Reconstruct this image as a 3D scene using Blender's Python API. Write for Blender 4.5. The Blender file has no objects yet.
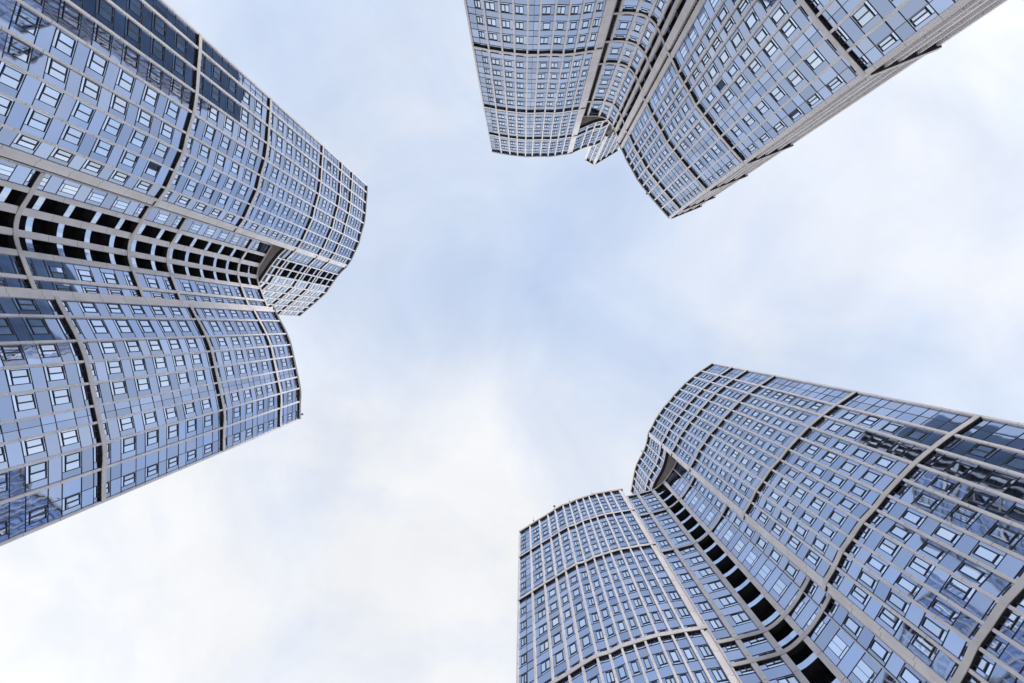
import bpy, math, random
from mathutils import Vector

random.seed(11)
C = bpy.context.scene.collection
SC = bpy.context.scene

# ------------------------------------------------------------------ camera, sky, sun, exposure
F = 512.0                      # focal length in pixels (18 mm on 36 mm)
VX, VY = 522.5, 325.8          # the zenith in the picture
H = 3.1                        # storey height
EYE = 1.6
K = H / F

cam = bpy.data.cameras.new('camera')
cam.lens = 18.0; cam.sensor_width = 36.0
cam.shift_x = -(VX - 512.0) / 1024.0
cam.shift_y = -(341.5 - VY) / 1024.0
cam.clip_start = 0.1; cam.clip_end = 5000
cob = bpy.data.objects.new('camera', cam); C.objects.link(cob)
cob.location = (0, 0, EYE)
cob.rotation_euler = (math.pi, 0, math.pi)     # looks straight up; image right = -X, image up = +Y
SC.camera = cob

SUN_EL, SUN_AZ = math.radians(31), math.radians(126)     # azimuth measured from +X towards +Y
w = bpy.data.worlds.new('World'); SC.world = w; w.use_nodes = True
nt = w.node_tree; nd = nt.nodes; lk = nt.links
nd.clear()
def N(t, **kw):
    n = nd.new(t)
    for k, v in kw.items(): setattr(n, k, v)
    return n
def mth(op, a, b=None, c=None, clamp=False):
    n = nd.new('ShaderNodeMath'); n.operation = op; n.use_clamp = clamp
    for i, v in enumerate((a, b, c)):
        if v is None: continue
        if isinstance(v, (int, float)): n.inputs[i].default_value = v
        else: lk.new(v, n.inputs[i])
    return n.outputs[0]
sky = N('ShaderNodeTexSky', sky_type='NISHITA', sun_disc=False)
sky.sun_elevation = SUN_EL
sky.sun_rotation = math.pi / 2 - SUN_AZ
sky.air_density = 1.0; sky.dust_density = 2.0; sky.ozone_density = 1.0
tc = N('ShaderNodeTexCoord')
sep = N('ShaderNodeSeparateXYZ'); lk.new(tc.outputs['Generated'], sep.inputs[0])
zc = mth('MAXIMUM', sep.outputs[2], 0.03)
px = mth('DIVIDE', sep.outputs[0], mth('ADD', zc, 0.25))
py = mth('DIVIDE', sep.outputs[1], mth('ADD', zc, 0.25))
cmb = N('ShaderNodeCombineXYZ'); lk.new(px, cmb.inputs[0]); lk.new(py, cmb.inputs[1])
n1 = N('ShaderNodeTexNoise'); lk.new(cmb.outputs[0], n1.inputs['Vector'])
n1.inputs['Scale'].default_value = 3.0; n1.inputs['Detail'].default_value = 7; n1.inputs['Roughness'].default_value = 0.55
n1.inputs['Distortion'].default_value = 0.4
n2 = N('ShaderNodeTexNoise'); lk.new(cmb.outputs[0], n2.inputs['Vector'])
n2.inputs['Scale'].default_value = 0.9; n2.inputs['Detail'].default_value = 4
# thicker cloud towards the lower left of the picture (+X, -Y), thin veil to the right
bias = mth('ADD', mth('MULTIPLY', px, 0.10), mth('MULTIPLY', py, -0.24))
gx = mth('SUBTRACT', px, -0.10); gy = mth('SUBTRACT', py, 0.02)        # a thin spot in the veil next to the zenith
gd = mth('ADD', mth('MULTIPLY', gx, gx), mth('MULTIPLY', gy, gy))
gap = mth('MULTIPLY', mth('POWER', 2.718, mth('MULTIPLY', gd, -17.0)), -0.40)
cov = mth('ADD', mth('ADD', mth('MULTIPLY', mth('SUBTRACT', n1.outputs[0], 0.5), 1.5), mth('MULTIPLY', mth('SUBTRACT', n2.outputs[0], 0.5), 1.3)), mth('ADD', mth('ADD', bias, gap), 0.70))
covc = mth('MINIMUM', mth('MAXIMUM', cov, 0.0), 1.0)
ramp = N('ShaderNodeValToRGB'); lk.new(covc, ramp.inputs[0])
cr = ramp.color_ramp
cr.elements[0].position = 0.0; cr.elements[0].color = (0.52, 0.65, 0.90, 1)
cr.elements[1].position = 1.0; cr.elements[1].color = (0.935, 0.945, 0.96, 1)
e = cr.elements.new(0.5); e.color = (0.68, 0.77, 0.93, 1)
e = cr.elements.new(0.75); e.color = (0.80, 0.85, 0.95, 1)
# veil brightened low down, out of view, added to lift light on the stone
hz = mth('SUBTRACT', 1.0, zc)
hb = mth('ADD', 1.0, mth('MULTIPLY', mth('POWER', hz, 3.4), 3.4))
n3 = N('ShaderNodeTexNoise'); lk.new(cmb.outputs[0], n3.inputs['Vector'])      # soft grey undersides in the cloud
n3.inputs['Scale'].default_value = 4.2; n3.inputs['Detail'].default_value = 6; n3.inputs['Roughness'].default_value = 0.6; n3.inputs['Distortion'].default_value = 0.8
hb = mth('MULTIPLY', hb, mth('ADD', 0.86, mth('MULTIPLY', n3.outputs[0], 0.27)))
veil = N('ShaderNodeVectorMath', operation='SCALE'); lk.new(ramp.outputs[0], veil.inputs[0]); lk.new(hb, veil.inputs['Scale'])
bg1 = N('ShaderNodeBackground'); lk.new(sky.outputs[0], bg1.inputs[0]); bg1.inputs[1].default_value = 0.10
bg2 = N('ShaderNodeBackground'); lk.new(veil.outputs[0], bg2.inputs[0]); bg2.inputs[1].default_value = 1.11
mx = N('ShaderNodeMixShader'); mx.inputs[0].default_value = 0.86
lk.new(bg1.outputs[0], mx.inputs[1]); lk.new(bg2.outputs[0], mx.inputs[2])
out = N('ShaderNodeOutputWorld'); lk.new(mx.outputs[0], out.inputs[0])

sl = bpy.data.lights.new('sun', 'SUN'); sl.energy = 2.4; sl.angle = math.radians(12); sl.color = (1.0, 0.94, 0.86)
so = bpy.data.objects.new('sun', sl); C.objects.link(so)
sd = Vector((math.cos(SUN_EL) * math.cos(SUN_AZ), math.cos(SUN_EL) * math.sin(SUN_AZ), math.sin(SUN_EL)))
so.rotation_euler = (-sd).to_track_quat('-Z', 'Y').to_euler(); so.location = (0, 0, 300)
SC.view_settings.view_transform = 'Standard'; SC.view_settings.look = 'None'
SC.view_settings.exposure = 0.0; SC.view_settings.gamma = 1.0
SC.view_settings.use_curve_mapping = False
SC.render.engine = 'CYCLES'
SC.cycles.max_bounces = 6

# ------------------------------------------------------------------ materials
def mat(name, col, rough=0.6, metal=0.0, tint=False, noise=0.0, nscale=0.6, joints=0.0, bump=0.0, spec=0.5):
    m = bpy.data.materials.new(name); m.use_nodes = True
    t = m.node_tree; b = t.nodes['Principled BSDF']
    b.inputs['Roughness'].default_value = rough; b.inputs['Metallic'].default_value = metal
    b.inputs['Specular IOR Level'].default_value = spec
    rgb = t.nodes.new('ShaderNodeRGB'); rgb.outputs[0].default_value = (*col, 1)
    cur = rgb.outputs[0]
    def mul(cur, val):
        v = t.nodes.new('ShaderNodeVectorMath'); v.operation = 'SCALE'
        t.links.new(cur, v.inputs[0]); t.links.new(val, v.inputs['Scale']); return v.outputs[0]
    if tint:
        a = t.nodes.new('ShaderNodeAttribute'); a.attribute_name = 'tint'
        v = t.nodes.new('ShaderNodeVectorMath'); v.operation = 'MULTIPLY'
        t.links.new(cur, v.inputs[0]); t.links.new(a.outputs['Color'], v.inputs[1]); cur = v.outputs[0]
    g = t.nodes.new('ShaderNodeNewGeometry')
    if noise:
        nz = t.nodes.new('ShaderNodeTexNoise'); nz.inputs['Scale'].default_value = nscale; nz.inputs['Detail'].default_value = 5
        t.links.new(g.outputs['Position'], nz.inputs['Vector'])
        mr = t.nodes.new('ShaderNodeMapRange'); mr.inputs[1].default_value = 0.3; mr.inputs[2].default_value = 0.7
        mr.inputs[3].default_value = 1 - noise; mr.inputs[4].default_value = 1 + noise
        t.links.new(nz.outputs[0], mr.inputs[0]); cur = mul(cur, mr.outputs[0])
    if joints:
        s = t.nodes.new('ShaderNodeSeparateXYZ'); t.links.new(g.outputs['Position'], s.inputs[0])
        d = t.nodes.new('ShaderNodeMath'); d.operation = 'DIVIDE'; d.inputs[1].default_value = joints; t.links.new(s.outputs[2], d.inputs[0])
        fr = t.nodes.new('ShaderNodeMath'); fr.operation = 'FRACT'; t.links.new(d.outputs[0], fr.inputs[0])
        gt = t.nodes.new('ShaderNodeMath'); gt.operation = 'GREATER_THAN'; gt.inputs[1].default_value = 0.035 / joints * 1.2; t.links.new(fr.outputs[0], gt.inputs[0])
        mr = t.nodes.new('ShaderNodeMapRange'); mr.inputs[3].default_value = 0.35; mr.inputs[4].default_value = 1.0
        t.links.new(gt.outputs[0], mr.inputs[0]); cur = mul(cur, mr.outputs[0])
    if bump:
        nz = t.nodes.new('ShaderNodeTexNoise'); nz.inputs['Scale'].default_value = 0.35; nz.inputs['Detail'].default_value = 2
        t.links.new(g.outputs['Position'], nz.inputs['Vector'])
        bp = t.nodes.new('ShaderNodeBump'); bp.inputs['Strength'].default_value = 1.0; bp.inputs['Distance'].default_value = bump
        t.links.new(nz.outputs[0], bp.inputs['Height']); t.links.new(bp.outputs[0], b.inputs['Normal'])
    t.links.new(cur, b.inputs['Base Color'])
    return m
M = {
    'spandrel': mat('blue spandrel glass', (0.385, 0.465, 0.645), 0.03, 1.0, tint=True, bump=0.012),
    'pane': mat('clear window glass', (0.58, 0.68, 0.85), 0.02, 1.0, tint=True, bump=0.008),
    'pale': mat('pale balcony glass', (0.50, 0.59, 0.76), 0.06, 1.0, tint=True),
    'frame': mat('dark navy aluminium', (0.022, 0.028, 0.055), 0.45),
    'stone': mat('grey beige panel', (0.70, 0.65, 0.635), 0.55, noise=0.10, nscale=0.5, joints=H),
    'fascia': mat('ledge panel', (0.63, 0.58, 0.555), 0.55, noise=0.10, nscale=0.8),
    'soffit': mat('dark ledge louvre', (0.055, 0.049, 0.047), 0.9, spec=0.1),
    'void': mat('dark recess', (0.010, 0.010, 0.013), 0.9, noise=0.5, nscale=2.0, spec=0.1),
    'louvre': mat('dark louvre', (0.045, 0.045, 0.05), 0.7, noise=0.3, nscale=3.0),
    'brown': mat('brown soffit panel', (0.46, 0.39, 0.35), 0.7, noise=0.15, nscale=0.7),
    'rear': mat('rear facade glazing', (0.11, 0.15, 0.21), 0.25, 0.4, noise=0.35, nscale=0.25, joints=H),
    'concrete': mat('concrete', (0.30, 0.29, 0.28), 0.8, noise=0.15),
    'paving': mat('plaza paving', (0.46, 0.445, 0.42), 0.8, noise=0.12, nscale=0.3),
    'rim': mat('weathered roof rim', (0.20, 0.185, 0.175), 0.7, noise=0.2),
    'steel': mat('galvanised steel', (0.35, 0.35, 0.36), 0.4, 0.7),
    'sand': mat('sand coloured coping', (0.42, 0.34, 0.25), 0.7, noise=0.15),
}

# ------------------------------------------------------------------ mesh helper
class MB:
    def __init__(s): s.v = []; s.f = []; s.m = []; s.t = []; s.mats = []
    def mi(s, name):
        if name not in s.mats: s.mats.append(name)
        return s.mats.index(name)
    def face(s, pts, m, tint=(1, 1, 1)):
        b = len(s.v); s.v += [tuple(p) for p in pts]; s.f.append(tuple(range(b, b + len(pts)))); s.m.append(s.mi(m)); s.t.append(tint)
    def build(s, name, parent=None):
        me = bpy.data.meshes.new(name); me.from_pydata(s.v, [], s.f)
        for n in s.mats: me.materials.append(M[n])
        me.polygons.foreach_set('material_index', s.m)
        ca = me.color_attributes.new('tint', 'FLOAT_COLOR', 'CORNER')
        buf = []
        for f, t in zip(s.f, s.t): buf += [t[0], t[1], t[2], 1.0] * len(f)
        ca.data.foreach_set('color', buf)
        me.update()
        o = bpy.data.objects.new(name, me); C.objects.link(o)
        if parent: o.parent = parent
        return o

class Frame:
    """local frame of a bay: u along the wall, v up, n out of the wall"""
    def __init__(s, P, Q, z):
        s.P = Vector((P[0], P[1], z)); d = Vector((Q[0] - P[0], Q[1] - P[1], 0)); s.w = d.length; s.U = d / s.w
        n = Vector((s.U.y, -s.U.x, 0)); mid = Vector(((P[0] + Q[0]) / 2, (P[1] + Q[1]) / 2, 0))
        if n.dot(mid) > 0: n = -n
        s.N = n
    def p(s, u, v, n): return s.P + s.U * u + s.N * n + Vector((0, 0, v))
    def box(s, mb, u0, u1, v0, v1, n0, n1, m, mb_bottom=None):
        p = s.p
        a, b, c, d = p(u0, v0, n1), p(u1, v0, n1), p(u1, v1, n1), p(u0, v1, n1)
        e, f, g, h = p(u0, v0, n0), p(u1, v0, n0), p(u1, v1, n0), p(u0, v1, n0)
        mb.face((a, b, c, d), m); mb.face((e, f, b, a), mb_bottom or m); mb.face((d, c, g, h), m)
        mb.face((e, a, d, h), m); mb.face((b, f, g, c), m)
    def quad(s, mb, u0, u1, v0, v1, m, n=0.0, tint=(1, 1, 1), jit=0.0):
        j = [random.uniform(-jit, jit) for _ in range(3)]
        j = j + [j[0] + j[2] - j[1]]
        mb.face((s.p(u0, v0, n + j[0]), s.p(u1, v0, n + j[1]), s.p(u1, v1, n + j[2]), s.p(u0, v1, n + j[3])), m, tint)

def pol(th, c):
    """picture angle (deg, anticlockwise from picture right) and C = pixel radius x storeys -> plan point in metres"""
    a = math.radians(180 - th if MIRROR else th); r = c * K
    return (-r * math.cos(a), r * math.sin(a))
MIRROR = False      # the left tower's angles are counted from picture left
def pix(x, y, n):
    dx, dy = x - VX, VY - y
    return (math.degrees(math.atan2(dy, dx)), math.hypot(dx, dy) * n)
def toimg(p):
    k = F / (p.z - EYE)
    return (VX - p.x * k, VY - p.y * k)
def level(n): return EYE + H * n

class Curve:
    """plan outline: C as a smooth function of the picture angle"""
    def __init__(s, tab):
        s.t = sorted(tab)
    def __call__(s, th):
        t = s.t
        if th <= t[0][0]: i = 0
        elif th >= t[-1][0]: i = len(t) - 2
        else:
            i = max(k for k in range(len(t) - 1) if t[k][0] <= th)
        x0, y0 = t[i]; x1, y1 = t[i + 1]; hh = x1 - x0; u = (th - x0) / hh
        def sl(k):
            if k == 0: return (t[1][1] - t[0][1]) / (t[1][0] - t[0][0])
            if k == len(t) - 1: return (t[-1][1] - t[-2][1]) / (t[-1][0] - t[-2][0])
            return (t[k + 1][1] - t[k - 1][1]) / (t[k + 1][0] - t[k - 1][0])
        m0, m1 = sl(i) * hh, sl(i + 1) * hh
        if th < x0 or th > x1: return y0 + (y1 - y0) * u
        u2, u3 = u * u, u * u * u
        return (2*u3 - 3*u2 + 1) * y0 + (u3 - 2*u2 + u) * m0 + (-2*u3 + 3*u2) * y1 + (u3 - u2) * m1

class Line:
    """plan outline along a straight wall between two (angle, C) points"""
    def __init__(s, A, B): s.A, s.B = A, B
    def __call__(s, th):
        (ta, ca), (tb, cb) = s.A, s.B; t = math.radians(th); ta, tb = math.radians(ta), math.radians(tb)
        x1, y1, x2, y2 = ca * math.cos(ta), ca * math.sin(ta), cb * math.cos(tb), cb * math.sin(tb)
        ex, ey = x2 - x1, y2 - y1; dx, dy = math.cos(t), math.sin(t)
        return (x1 * ey - y1 * ex) / (dx * ey - dy * ex)

PIER_D = 0.20      # how far piers stand proud of the glass
LEDGE_D = 0.24
LEDGE_H = 0.50

def rt(lo=0.80, hi=1.12):
    k = random.uniform(lo, hi); c = random.uniform(-0.03, 0.04)
    return (k - c, k, k + c)

# ------------------------------------------------------------------ one cell of the curtain wall
def spandrel(fr, mb, a, b, v0, v1):
    fr.quad(mb, a, b, v0, v1, 'spandrel', 0, rt(), 0.009)
def line_h(fr, mb, a, b, v, t=0.05, n=0.03): fr.box(mb, a, b, v - t / 2, v + t / 2, -0.01, n, 'frame')
def line_v(fr, mb, u, v0, v1, t=0.05, n=0.028): fr.box(mb, u - t / 2, u + t / 2, v0, v1, -0.01, n, 'frame')

def window_cell(fr, win, frm, sash, a, b, v0, v1, flip, style, reflect_tint=False):
    """win: panes; frm: thin dark frame; sash: thick dark opening light"""
    w = b - a
    def X(t): return a + t * w if not flip else b - t * w
    def Q(t0, t1, z0, z1, m, **k):
        x0, x1 = sorted((X(t0), X(t1))); fr.quad(win, x0, x1, z0, z1, m, **k)
    def S(t0, t1, z0, z1, th):
        x0, x1 = sorted((X(t0), X(t1)))
        for (q0, q1, r0, r1) in ((x0, x1, z0, z0 + th), (x0, x1, z1 - th, z1), (x0, x0 + th, z0 + th, z1 - th), (x1 - th, x1, z0 + th, z1 - th)):
            fr.box(sash, q0, q1, r0, r1, -0.01, 0.06, 'frame')
    tr = v0 + 0.30
    dark = random.random()
    def ptint():
        if dark < 0.014: return (0.06, 0.065, 0.09)
        if dark > 0.93: return (1.2, 1.14, 1.08)
        return rt(0.86, 1.06)
    if style == 'A':        # narrow opening sash, wider fixed light, blue side panel
        Q(0.0, 0.38, tr, v1, 'pane', tint=ptint(), jit=0.006); Q(0.38, 0.70, tr, v1, 'pane', tint=rt(0.95, 1.12), jit=0.004)
        Q(0.70, 1.0, v0, v1, 'spandrel', tint=rt(), jit=0.004); Q(0.0, 0.70, v0, tr, 'pane', tint=rt(0.95, 1.15), jit=0.003)
        line_v(fr, frm, X(0.70), v0, v1, 0.05); x0, x1 = sorted((X(0), X(0.70)))
        line_h(fr, frm, x0, x1, tr, 0.045, 0.026)
        S(0.04, 0.38, tr, v1 - 0.16, 0.075)
        S(0.38, 0.70, tr, v1 - 0.16, 0.04)
    elif style == 'B':      # one large sash between two blue side panels
        Q(0.0, 0.20, v0, v1, 'spandrel', tint=rt(), jit=0.004); Q(0.78, 1.0, v0, v1, 'spandrel', tint=rt(), jit=0.004)
        Q(0.20, 0.78, tr, v1, 'pane', tint=ptint(), jit=0.006); Q(0.20, 0.78, v0, tr, 'pane', tint=rt(0.95, 1.15), jit=0.003)
        S(0.20, 0.78, tr, v1 - 0.12, 0.08)
        line_v(fr, frm, X(0.20), v0, tr, 0.04); line_v(fr, frm, X(0.78), v0, tr, 0.04)
    elif style == 'L':      # pale double light without a dark sash
        sm, stt = ('pane', (1.3, 1.22, 1.1)) if reflect_tint else ('spandrel', rt())  # side panels carry the same cloud reflection as a painted tint
        Q(0.0, 0.26, v0, v1, sm, tint=stt, jit=0.004); Q(0.74, 1.0, v0, v1, sm, tint=stt, jit=0.004)
        Q(0.26, 0.74, tr, v1, 'pane', tint=rt(1.0, 1.15), jit=0.004); Q(0.26, 0.74, v0, tr, 'pane', tint=rt(0.95, 1.1), jit=0.003)
        line_v(fr, frm, X(0.26), v0, v1, 0.05); line_v(fr, frm, X(0.74), v0, v1, 0.05)
        line_v(fr, frm, X(0.5), tr, v1, 0.035); x0, x1 = sorted((X(0.26), X(0.74))); line_h(fr, frm, x0, x1, tr, 0.04, 0.026)

class Tower:
    def __init__(s, name, label):
        s.root = bpy.data.objects.new(name, None); C.objects.link(s.root); s.root['label'] = label; s.root['category'] = 'tower'; s.root['group'] = 'glass towers around the square'
        s.cells = []
    def piers_and_cells(s, zone):
        cv, ths, widths, types = zone['curve'], zone['th'], zone['w'], zone['types']
        n0, n1 = zone['n0'], zone['n1']; flip = zone.get('flip', False)
        pts = [pol(t, cv(t)) for t in ths]
        z0, z1 = level(n0) if n0 > 0 else 0.0, level(n1)
        # storeys counted down from the top so that floors line up with the ledges
        floors = []
        k = n1
        while level(k - 1) > z0 - 0.01: k -= 1; floors.append(k)
        base = level(k)
        for i, ty in enumerate(types):
            P, Q = pts[i], pts[i + 1]; wall = MB()
            if ty not in ('blk', 'band'):       # the dark membrane behind the glass panels
                fr = Frame(P, Q, z0); fr.quad(wall, 0, fr.w, 0, z1 - z0, 'frame', -0.30 if ty == 'louvre' else -0.03)
            a = widths[i] / 2
            for k in floors:
                fr = Frame(P, Q, level(k)); a0, b0 = a, fr.w - widths[i + 1] / 2
                if b0 - a0 < 0.12: continue
                if ty == 'blk':
                    s.balcony(wall, zone, ths[i], ths[i + 1], widths[i] / 2, widths[i + 1] / 2, level(k)); continue
                if ty == 'band':
                    continue
                if ty == 'louvre':
                    fr.quad(wall, a0, b0, 0, H, 'louvre', -0.25)
                    for q in range(6): fr.box(wall, a0, b0, q * H / 6, q * H / 6 + 0.06, -0.25, -0.12, 'louvre')
                    continue
                if ty == 'plain':
                    m = (a0 + b0) / 2
                    for (x0, x1) in ((a0, m), (m, b0)):
                        spandrel(fr, wall, x0, x1, 0, 1.25); spandrel(fr, wall, x0, x1, 1.25, H)
                    line_v(fr, wall, m, 0, H, 0.045); line_h(fr, wall, a0, b0, 0.0, 0.05); line_h(fr, wall, a0, b0, 1.25, 0.05)
                    continue
                if ty == 'double':
                    m = a0 + (b0 - a0) * (0.48 if not flip else 0.52)
                    pa, pb, wa, wb = (a0, m, m, b0) if not flip else (m, b0, a0, m)
                    if zone.get('double_rev'): pa, pb, wa, wb = wa, wb, pa, pb
                    spandrel(fr, wall, pa, pb, 0, 1.25); spandrel(fr, wall, pa, pb, 1.25, H); spandrel(fr, wall, wa, wb, 0, 1.25)
                    line_v(fr, wall, m, 0, H, 0.05); line_h(fr, wall, a0, b0, 0.0, 0.05); line_h(fr, wall, a0, b0, 1.25, 0.05)
                    s.cells.append((fr, wa, wb, 1.25, H, flip, 'A')); continue
                v = 1.22
                if ty == 'light': v = 1.3
                if ty == 'reflect_tint': fr.quad(wall, a0, b0, 0, v, 'pane', 0, (1.35, 1.25, 1.12), 0.004)  # panes tinted whiter: bright cloud reflection put into their colour
                else: spandrel(fr, wall, a0, b0, 0, v)
                line_h(fr, wall, a0, b0, 0.0, 0.05); line_h(fr, wall, a0, b0, v, 0.05)
                st = {'win': 'A', 'full': 'B', 'light': 'L', 'reflect_tint': 'L', 'mix': random.choice('AAB')}[ty]
                s.cells.append((fr, a0, b0, v, H, flip, st, ty == 'reflect_tint'))
            if ty == 'band':
                bd = MB(); fr = Frame(P, Q, z0); fr.box(bd, 0, fr.w, 0, z1 - z0, -0.5, 0.06, 'stone')
                bd.build('pilaster', s.root)
            elif base > z0 + 0.05:      # what is left under the lowest whole storey
                fr = Frame(P, Q, z0); fr.quad(wall, 0, fr.w, 0, base - z0, 'louvre', -0.02)
            if wall.f: wall.build('curtain_wall', s.root)
        for i, t in enumerate(ths):
            if widths[i] < 0.05: continue
            A = pts[max(i - 1, 0)]; B = pts[min(i + 1, len(pts) - 1)]
            fr = Frame(A, B, z0); c = Vector((pts[i][0], pts[i][1], z0)); fr.P = c
            mb = MB(); hw = widths[i] / 2; dep = zone.get('pier_d', PIER_D)
            fr.box(mb, -hw, hw, 0, z1 - z0 - 0.01 * (i % 3), -0.35, dep, 'stone')
            mb.build('pier', s.root)
    def balcony(s, wall, zone, t0, t1, wa, wb, z):
        cv = zone['curve']; nseg = 3
        P0, P1 = pol(t0, cv(t0)), pol(t1, cv(t1)); L = math.hypot(P1[0] - P0[0], P1[1] - P0[1])
        u0, u1 = wa / L, 1 - wb / L
        ps = []
        for j in range(nseg + 1):
            t = t0 + (t1 - t0) * (u0 + (u1 - u0) * j / nseg); ps.append(pol(t, cv(t)))
        mb = MB(); sp = MB(); bh = 0.62
        zz = Vector((0, 0, z)); up = Vector((0, 0, H)); V = [Vector((p[0], p[1], 0)) for p in ps]
        nn = [Frame(ps[max(j - 1, 0)], ps[min(j + 1, nseg)], 0).N for j in range(nseg + 1)]
        ob = [V[j] - nn[j] * 1.1 + zz for j in range(nseg + 1)]; of = [V[j] - nn[j] * 0.02 + zz for j in range(nseg + 1)]
        for j in range(nseg):
            fr = Frame(ps[j], ps[j + 1], z)
            fr.quad(sp, 0, fr.w, 0.0, bh, 'pale', 0.05, rt(0.9, 1.1))
            fr.quad(sp, 0, fr.w, 0.0, bh, 'frame', -0.06)
            for q in (0, bh): sp.face((fr.p(0, q, -0.06), fr.p(fr.w, q, -0.06), fr.p(fr.w, q, 0.05), fr.p(0, q, 0.05)), 'frame')
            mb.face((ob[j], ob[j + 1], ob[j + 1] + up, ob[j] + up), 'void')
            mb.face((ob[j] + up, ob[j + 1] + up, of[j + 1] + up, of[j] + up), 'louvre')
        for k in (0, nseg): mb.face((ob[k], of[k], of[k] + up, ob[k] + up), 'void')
        o = mb.build('balcony', s.root); sp.build('parapet', o)
    def ledge(s, zone, n, ta, tb, depth=LEDGE_D, hgt=LEDGE_H, cap=None, ext=0.0):
        cv = zone['curve']; m = max(2, int(abs(tb - ta) / 0.8))
        ths = [ta + (tb - ta) * j / m for j in range(m + 1)]
        pts = [Vector((*pol(t, cv(t)), 0)) for t in ths]
        nrm = []
        for j in range(m + 1):
            A, B = pts[max(j - 1, 0)], pts[min(j + 1, m)]
            d = (B - A).normalized(); nn = Vector((d.y, -d.x, 0))
            if nn.dot(pts[j]) > 0: nn = -nn
            nrm.append(nn)
        mb = MB(); z = level(n); up = Vector((0, 0, hgt)); zz = Vector((0, 0, z))
        for j in range(m):
            a, b, na, nb = pts[j] + zz, pts[j + 1] + zz, nrm[j], nrm[j + 1]
            a0, b0, a1, b1 = a - na * 0.3, b - nb * 0.3, a + na * depth, b + nb * depth
            ai, bi = a + na * (depth - 0.05), b + nb * (depth - 0.05)
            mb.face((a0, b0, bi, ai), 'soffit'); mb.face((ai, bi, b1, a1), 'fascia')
            mb.face((a1, b1, b1 + up, a1 + up), cap or 'fascia'); mb.face((a1 + up, b1 + up, b0 + up, a0 + up), 'fascia')
            if j == 0: mb.face((a0, a1, a1 + up, a0 + up), 'fascia')
            if j == m - 1: mb.face((b0, b1, b1 + up, b0 + up), 'fascia')
        mb.build('ledge', s.root)
    def prism(s, name, front, z0, z1, side='rear', top='concrete', bottom='brown', inset=0.55, push=3400, back=None):
        """solid core behind a facade line, closed well behind it"""
        pts = [pol(t, c + inset / K) for t, c in front] + [pol(t, c) for t, c in (back or [(t, c + push) for t, c in reversed(front)])]
        mb = MB(); m = len(pts)
        for j in range(m):
            a, b = pts[j], pts[(j + 1) % m]
            mb.face(((*a, z0), (*b, z0), (*b, z1), (*a, z1)), side)
        mb.face([(*p, z1) for p in pts], top); mb.face([(*p, z0) for p in reversed(pts)], bottom)
        return mb.build(name, s.root)
    def windows(s):
        def size(c):
            fr, a, b, v0, v1 = c[:5]
            q = [toimg(fr.p(*k, 0)) for k in ((a, v0), (b, v0), (b, v1), (a, v1))]
            cx, cy = sum(p[0] for p in q) / 4, sum(p[1] for p in q) / 4
            if not (0 < cx < 1024 and 0 < cy < 683): return 0
            return abs(sum(q[i][0] * q[(i + 1) % 4][1] - q[(i + 1) % 4][0] * q[i][1] for i in range(4)))
        order = sorted(s.cells, key=size, reverse=True)
        for c in order[:100]:
            wn, fm, sh = MB(), MB(), MB(); window_cell(c[0], wn, fm, sh, *c[1:])
            o = wn.build('window', s.root)
            if fm.v: fm.build('window_frame', o)
            if sh.v: sh.build('sash', o)
        rest = MB()
        for c in order[100:]: window_cell(c[0], rest, rest, rest, *c[1:])
        o = rest.build('window', s.root); o['kind'] = 'stuff'

G = 66            # measured points lie on the pier fronts; the glass plane is this much (x K metres) further back
def tab(pts, n): 
    return [(pix(x, y, n)[0], pix(x, y, n)[1] + G) for x, y in pts]

# ================================================================== left tower
MIRROR = True
TL = Tower('residential_tower', 'glass tower with broad fold of black balcony openings between two curved wings')
l_tall = [(200,36),(199.6,50.5),(198,71.7),(196.6,93.7),(193.7,113.9),(187.8,134.4),(183.5,152.7),(175.4,171),(167.4,188.6)]
lt = [(180 - t, c) for t, c in tab(l_tall, 17.8)]      # angles to the left of the zenith are counted from picture left
cv = Curve(lt[1:] + [(lt[0][0], lt[0][1]), (19.4, 6830 + G), (18.0, 6880 + G)])
ths = [t for t, c in lt] + [19.05]
zone = dict(curve=cv, th=ths + [18.1], w=[0.22] * 9 + [0.3, 0.0], types=['plain'] + ['win'] * 8 + ['band'], n0=0, n1=37.3)
TL.piers_and_cells(zone)
for n in (6.8, 17.8, 22.8, 28.8, 31.8, 33.8): TL.ledge(zone, n, ths[0] + 0.05, 18.1)
cvL = cv
# facet of the tall wing above the joint
cf = Curve([(18.1, 6880 + G), (16.2, 7010 + G), (10.5, 7310 + G), (9.5, 7370 + G), (6.0, 7770 + G), (2.6, 8250 + G)])
fth = [18.1, 15.6, 13.5, 11.5, 9.6, 7.9, 6.4, 5.0, 3.8, 2.6]
zf = dict(curve=cf, th=fth, w=[0.0] + [0.22] * 9, types=['light', 'blk', 'blk', 'reflect_tint', 'reflect_tint', 'reflect_tint', 'reflect_tint', 'reflect_tint', 'reflect_tint'], n0=27.8, n1=37.3)
TL.piers_and_cells(zf)
for n in (28.8, 31.8, 33.8): TL.ledge(zf, n, 18.1, 2.6)
TL.ledge(zf, 37.03, 18.1, 2.6, cap='rim'); TL.ledge(zone, 37.03, ths[0] + 0.05, 18.1, cap='rim')
TL.ledge(zf, 27.75, 18.1, 2.6, depth=0.25, hgt=0.35)
main = [(t, cv(t)) for t in ths + [18.1]]; fac = [(t, cf(t)) for t in fth[1:]]
TL.prism('core', main, 0, level(27.8) - 0.02, inset=0.6)
TL.prism('upper_core', main + fac, level(27.8) - 0.01, level(37.3) - 0.05, back=[(4.57, 9137), (12, 10800), (25, 10500), (41.5, 11000)], inset=1.2)
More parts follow.
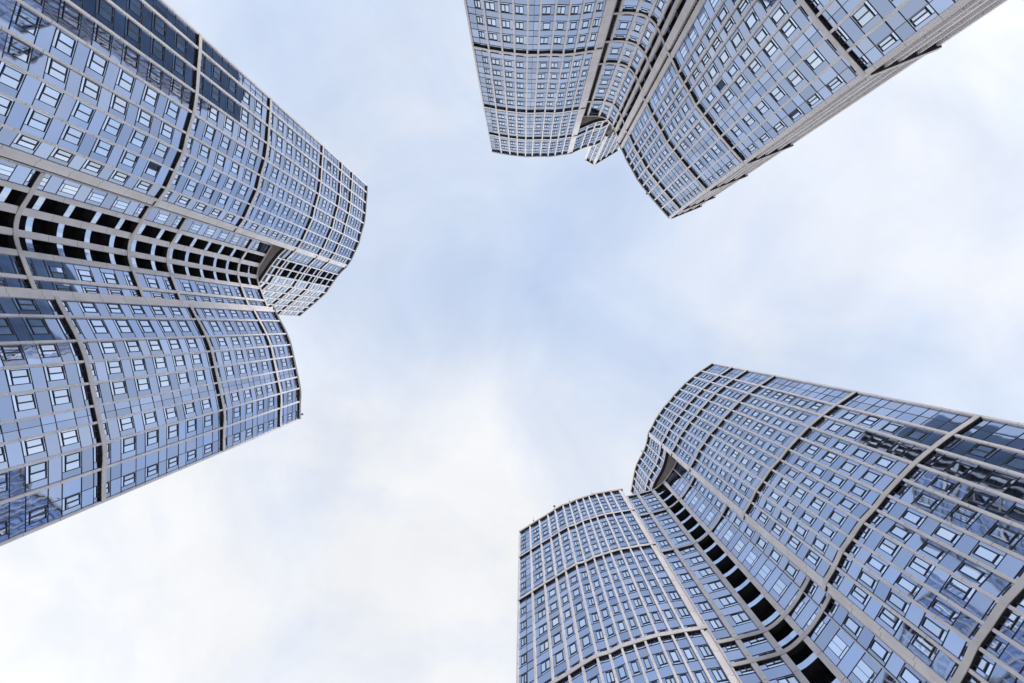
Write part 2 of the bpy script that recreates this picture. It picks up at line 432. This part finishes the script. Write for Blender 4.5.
sf = MB(); sf.face([(*pol(t, cf(t) - 5), level(27.78)) for t in fth] + [(*pol(t, cf(t) + 1200), level(27.78)) for t in reversed(fth)], 'brown'); sf.build('soffit', TL.root)
# concave joint with balconies
cj = Curve([(17.7, 7250 + G), (14.4, 7365 + G), (12.6, 7440 + G), (10.9, 7440 + G), (9.3, 7385 + G), (7.3, 7245 + G), (4.1, 7040 + G)])
jth = [17.9, 15.4, 12.95, 10.4, 8.15, 5.5, 4.1]
zj = dict(curve=cj, th=jth, w=[0.2, 0.5, 0.7, 0.62, 0.55, 0.35, 0.2], types=['light', 'blk', 'blk', 'blk', 'win', 'win'], n0=0, n1=27.8, flip=True, pier_d=0.20)
TL.piers_and_cells(zj)
for n in (8.4, 14.4, 18.56, 20.6, 25.7): TL.ledge(zj, n, 17.75, 4.1, depth=0.25, hgt=0.45)
TL.ledge(zj, 27.6, 17.75, 4.1, depth=0.25, hgt=0.45)
# short wing
ls = [(4.2, 6935), (3.3, 6900), (1.7, 6790), (-1.3, 6600), (-4.6, 6475), (-9.2, 6425), (-13.8, 6420), (-16.6, 6455), (-19.1, 6560), (-22.7, 6725)]
cs = Curve([(a, b + G) for a, b in ls])
sth = [4.2, 3.3, 1.07, -2.0, -4.7, -7.6, -10.6, -12.8, -15.6, -18.7, -22.65]
zs = dict(curve=cs, th=sth, w=[0, 0.3] + [0.22] * 9, types=['band'] + ['win'] * 5 + ['plain', 'win', 'win', 'double'], n0=0, n1=28.2)
TL.piers_and_cells(zs)
for n in (8.8, 14.8, 20.8, 25.7): TL.ledge(zs, n, 3.5, -22.65)
TL.ledge(zs, 27.93, 4.2, -22.65, cap='rim')
TL.prism('wing_core', [(t, cj(t)) for t in (17.9, 15.4, 12.95, 10.4, 8.15, 5.5, 4.25)] + [(t, cs(t)) for t in sth[1:]], 0, level(27.8) - 0.06, inset=1.3)
TL.windows()

# ================================================================== lower right tower
MIRROR = False
TB = Tower('residential_tower', 'glass tower with single column of black balcony openings curving between its wings')
b_tall = [(854.9,392.4),(835.1,405.6),(821.2,415.9),(808.1,426.9),(797.8,437.3),(786.9,449),(778.8,459.3),(770,468.8),(762,480.5),(755.4,490),(750.2,501)]
bt = [(-t, c) for t, c in tab(b_tall, 18.5)]
ths = [-t for t, c in bt]                     # negative angles: below the zenith
cv = Curve([(-t, c) for t, c in bt] + [(-40.4, 5357 + G), (-41.2, 5400 + G)])
bth = ths + [-40.2, -41.1]
zone = dict(curve=cv, th=bth, w=[0.22] * 11 + [0.3, 0.0], types=['plain'] + ['mix', 'full', 'full', 'mix', 'full', 'full', 'mix', 'full', 'full', 'mix'] + ['band'], n0=0, n1=32.8, flip=False)
TB.piers_and_cells(zone)
for n in (3.5, 9.5, 13.5, 18.5, 24.5, 27.5, 29.5): TB.ledge(zone, n, bth[0], -41.1)
TB.ledge(zone, 32.53, bth[0], -41.1, cap='sand')
cf = Curve([(-41.1, 5400 + G), (-43.5, 5540 + G), (-46, 5655 + G), (-49.9, 5795 + G), (-52.3, 5960 + G), (-56.7, 6420 + G)])
fth = [-41.1, -43.6, -46.0, -48.2, -50.2, -52.0, -53.6, -55.2, -56.7]
zf = dict(curve=cf, th=fth, w=[0.0] + [0.22] * 8, types=['win'] * 4 + ['light'] * 4, n0=28.5, n1=32.8)
TB.piers_and_cells(zf)
for n in (29.5,): TB.ledge(zf, n, -41.1, -56.7)
TB.ledge(zf, 32.53, -41.1, -56.7, cap='sand'); TB.ledge(zf, 28.45, -41.1, -56.7, depth=0.25, hgt=0.35)
main = [(t, cv(t)) for t in bth]; fac = [(t, cf(t)) for t in fth[1:]]
TB.prism('core', main, 0, level(28.5) - 0.02, inset=0.6)
TB.prism('upper_core', main + fac, level(28.5) - 0.01, level(32.8) - 0.05, back=[(-56.5, 7300), (-50, 9200), (-30, 9300), (-11.5, 9500)], inset=1.2)
sf = MB(); sf.face([(*pol(t, cf(t) - 5), level(28.48)) for t in fth] + [(*pol(t, cf(t) + 900), level(28.48)) for t in reversed(fth)], 'brown'); sf.build('soffit', TB.root)
cj = Curve([(-41.0, 5790 + G), (-43.4, 5850 + G), (-45.4, 5897 + G), (-47.7, 5930 + G), (-51, 5925 + G), (-54.6, 5792 + G), (-58.6, 5640 + G)])
jth = [-41.1, -43.45, -47.8, -51.65, -55.7, -58.6]
zj = dict(curve=cj, th=jth, w=[0.2, 0.1, 0.55, 0.55, 0.5, 0.2], types=['full', 'light', 'blk', 'win', 'win'], n0=0, n1=28.5, pier_d=0.20)
TB.piers_and_cells(zj)
for n in (9.2, 14.17, 15.2, 21.36, 25.4): TB.ledge(zj, n, -41.15, -58.6, depth=0.25, hgt=0.45)
TB.ledge(zj, 28.3, -41.15, -58.6, depth=0.25, hgt=0.45)
b_short = [(519.6,556.1),(531.2,548.8),(541.5,542.2),(551,536.4),(559,531.2),(567.8,526.1),(575.2,523.9),(582.5,520.3),(589.8,518),(596.4,515.9),(604.4,513.7),(612.4,512.4),(620.5,510.9),(630.3,509.4)]
bs = tab(b_short, 25.5)
cs = Curve(bs + [(-58.5, 5460 + G)])
sth = [t for t, c in bs] + [-58.75]
sth = sth[::-1]
zs = dict(curve=cs, th=sth, w=[0, 0.3] + [0.22] * 13, types=['band'] + ['win', 'full', 'full', 'win', 'full', 'full', 'full', 'win', 'full', 'full', 'full', 'win', 'double'], n0=0, n1=28.9)
TB.piers_and_cells(zs)
for n in (9.5, 15.5, 21.5, 25.5): TB.ledge(zs, n, -58.7, sth[-1])
TB.ledge(zs, 28.63, -58.6, sth[-1], cap='sand')
TB.prism('wing_core', [(t, cj(t)) for t in (-41.1, -43.45, -47.8, -51.65, -55.7, -58.5)] + [(t, cs(t)) for t in sth[1:]], 0, level(28.5) - 0.06, inset=1.3)
TB.windows()

# ================================================================== upper right tower
TT = Tower('residential_tower', 'greyer glass tower with plain stone strips in its fold and narrow block rising behind')
t_tall = [(473.5,47.5),(489.3,50.5),(502.8,52.7),(514.9,54.2),(527.3,55.3),(537.9,55.3),(550.8,54.9),(562.9,55.2),(573.9,54.2),(584.9,52.4),(594.4,51.2)]
tt = tab(t_tall, 21.8)
ths = [t for t, c in tt]
cv = Curve(tt + [(74.0, 6260 + G)])
tth = ths + [74.0]
zone = dict(curve=cv, th=tth, w=[0.22] * 10 + [0.3, 0.0], types=['double'] + ['win'] * 3 + ['plain'] + ['mix'] * 5 + ['band'], n0=0, n1=35.2, double_rev=False, flip=False)
TT.piers_and_cells(zone)
for n in (9.8, 15.8, 21.8, 27.8, 31.8): TT.ledge(zone, n, tth[0], 74.0)
TT.ledge(zone, 34.93, tth[0], 74.0, cap='rim')
cf = Curve([(74.0, 6260 + G), (70.1, 6640 + G), (67.7, 6840 + G), (65.9, 7250 + G), (64.3, 7650 + G)])
fth = [74.0, 72.0, 70.2, 68.6, 67.1, 65.7, 64.3]
zf = dict(curve=cf, th=fth, w=[0.0] + [0.22] * 6, types=['win', 'win', 'win', 'light', 'light', 'light'], n0=30.8, n1=35.2)
TT.piers_and_cells(zf)
TT.ledge(zf, 31.8, 74.0, 64.3); TT.ledge(zf, 34.93, 74.0, 64.3); TT.ledge(zf, 30.75, 74.0, 64.3, depth=0.25, hgt=0.35)
main = [(t, cv(t)) for t in tth]; fac = [(t, cf(t)) for t in fth[1:]]
TT.prism('core', main, 0, level(30.8) - 0.02, inset=0.6)
TT.prism('upper_core', main + fac, level(30.8) - 0.01, level(35.2) - 0.05, inset=1.2, back=[(64.6, 9000), (75, 9600), (99.8, 9600)])
sf = MB(); sf.face([(*pol(t, cf(t) - 5), level(30.78)) for t in fth] + [(*pol(t, cf(t) + 900), level(30.78)) for t in reversed(fth)], 'brown'); sf.build('soffit', TT.root)
cj = Curve([(74.1, 6640 + G), (71.9, 6740 + G), (69.8, 6807 + G), (67.9, 6816 + G), (65.9, 6722 + G), (64.4, 6588 + G), (62.6, 6390 + G)])
jth = [74.0, 72.8, 70.0, 67.7, 65.65, 64.35, 62.7]
zj = dict(curve=cj, th=jth, w=[0.2, 0.36, 0.36, 0.36, 0.36, 0.6, 0.6], types=['louvre', 'full', 'full', 'full', 'blk', 'blk'], n0=0, n1=30.8, pier_d=0.20)
TT.piers_and_cells(zj)
for n in (20.48, 22.53, 24.44, 28.58): TT.ledge(zj, n, 74.0, 62.7, depth=0.25, hgt=0.45)
TT.ledge(zj, 30.6, 74.0, 62.7, depth=0.25, hgt=0.45)
cs = Curve([(a, b + G) for a, b in [(62.6, 6170), (61, 6060), (59.7, 5970), (57.8, 5830), (53.3, 5610), (51.4, 5530), (47.5, 5450), (44.3, 5410), (40, 5400), (36.36, 5420)]])
sth = [62.5, 60.95, 58.2, 56.2, 54.4, 51.7, 49.25, 46.4, 43.6, 40.2, 36.36]
zs = dict(curve=cs, th=sth, w=[0.9, 0.6] + [0.22] * 8 + [0.45], types=['louvre', 'light', 'full', 'win', 'full', 'full', 'win', 'plain', 'win', 'double'], n0=0, n1=30.15)
TT.piers_and_cells(zs)
for n in (5.8, 12.8, 19.8, 23.8, 27.8): TT.ledge(zs, n, 62.7, 36.3)
TT.ledge(zs, 29.88, 62.7, 36.3, cap='rim')
# the narrow end wall, seen almost edge on
ce = Line((36.36, 5420 + G), (34.2, 6370 + G))
eth = [36.3, 35.75, 35.3, 34.75, 34.2]
ze = dict(curve=ce, th=eth, w=[0.2, 0.3, 0.4, 0.3, 0.4], types=['louvre'] * 4, n0=0, n1=30.15, pier_d=0.2)
TT.piers_and_cells(ze)
for n in (5.8, 12.8, 19.8, 23.8, 27.8, 29.88): TT.ledge(ze, n, 36.3, 34.15, depth=0.4)
TT.prism('wing_core', [(t, cj(t)) for t in (74.0, 72.8, 70.0, 67.7, 65.65, 64.35, 62.75)] + [(t, cs(t)) for t in sth[:-1] + [36.4]] , 0, level(30.15) - 0.06, inset=1.3)
pb = MB()
TT.prism('stair_block', [(69.3, 7113), (66.1, 7060), (61.6, 7990)], level(34), level(40), side='stone', back=[(62.5, 9000), (70, 8800)], inset=0.05)
for cc, th in ((Line((69.3, 7113), (66.1, 7060)), [69.25, 67.7, 66.15]), (Line((66.1, 7060), (61.6, 7990)), [66.05, 64.9, 63.8, 62.7, 61.65])):
    zp = dict(curve=cc, th=th, w=[0.5] + [0.22] * (len(th) - 2) + [0.5], types=['light'] * (len(th) - 1), n0=34, n1=39.9, pier_d=0.15)
    TT.piers_and_cells(zp)
    TT.ledge(zp, 39.8, th[0], th[-1], depth=0.35, hgt=0.5)
TT.windows()

# ------------------------------------------------------------------ small things on the roof edges
def roof_thing(name, label, cat, x, y, n, rz, parts, group=None):
    o = bpy.data.objects.new(name, None); C.objects.link(o)
    t, c = pix(x, y, n); MX = pol(t, c); o.location = (MX[0], MX[1], level(n)); o.scale = (0.6, 0.6, 0.6); o.rotation_euler.z = rz
    o['label'] = label; o['category'] = cat
    if group: o['group'] = group
    for pn, boxes, m in parts:
        mb = MB()
        for (x0, x1, y0, y1, z0, z1) in boxes:
            v = [(x0, y0, z0), (x1, y0, z0), (x1, y1, z0), (x0, y1, z0), (x0, y0, z1), (x1, y0, z1), (x1, y1, z1), (x0, y1, z1)]
            for f in ((0, 3, 2, 1), (4, 5, 6, 7), (0, 1, 5, 4), (1, 2, 6, 5), (2, 3, 7, 6), (3, 0, 4, 7)): mb.face([v[q] for q in f], m)
        mb.build(pn, o)
    return o
def toward(x, y):       # heading from a roof point towards the middle of the square
    return math.atan2(-(VY - y), -(VX - x))
LAMP = [('arm', [(-0.6, 0.3, -0.05, 0.05, 0.0, 0.1), (-0.6, -0.45, -0.3, 0.3, -0.02, 0.3)], 'steel'), ('lamp_head', [(0.1, 0.5, -0.28, 0.28, -0.32, -0.02), (0.2, 0.4, -0.2, 0.2, -0.4, -0.33)], 'soffit')]
ROD = [('mast', [(0.0, 0.4, -0.03, 0.03, 0.0, 0.06), (0.34, 0.4, -0.03, 0.03, 0.06, 1.8)], 'steel'), ('bracket', [(-0.4, 0.0, -0.12, 0.12, -0.06, 0.12)], 'soffit')]
MIRROR = False
roof_thing('floodlight', 'dark floodlight on bracket at parapet of short wing beside black balcony fold', 'floodlight', 301.5, 414.5, 28.3, toward(301.5, 414.5), LAMP)
roof_thing('floodlight', 'dark floodlight on bracket over parapet of grey tower', 'floodlight', 647.4, 193.2, 30.2, toward(647.4, 193.2), LAMP)
roof_thing('floodlight', 'dark floodlight on sand coloured parapet of lower wing', 'floodlight', 554.5, 507.0, 29.0, toward(554.5, 508), LAMP)
for (x, y, n), lb in (((533.5, 520, 28.9), 'thin lightning rod near outer corner of sand coloured parapet'), ((569.5, 501, 28.9), 'thin lightning rod on sand parapet just past the floodlight'),
                      ((592, 493.5, 28.9), 'thin lightning rod on sand parapet nearest the fold'), ((641.6, 451.0, 32.6), 'thin lightning rod on taller wing parapet, upper of two'),
                      ((636.0, 472.0, 32.6), 'thin lightning rod on taller wing parapet, lower of two')):
    roof_thing('lightning_rod', lb, 'lightning rod', x, y, n, toward(x, y), ROD, 'lightning rods along the parapets')

# ------------------------------------------------------------------ ground
g = MB(); S = 1500.0
g.face(((-S, -S, 0), (S, -S, 0), (S, S, 0), (-S, S, 0)), 'paving')
go = g.build('ground'); go['kind'] = 'structure'
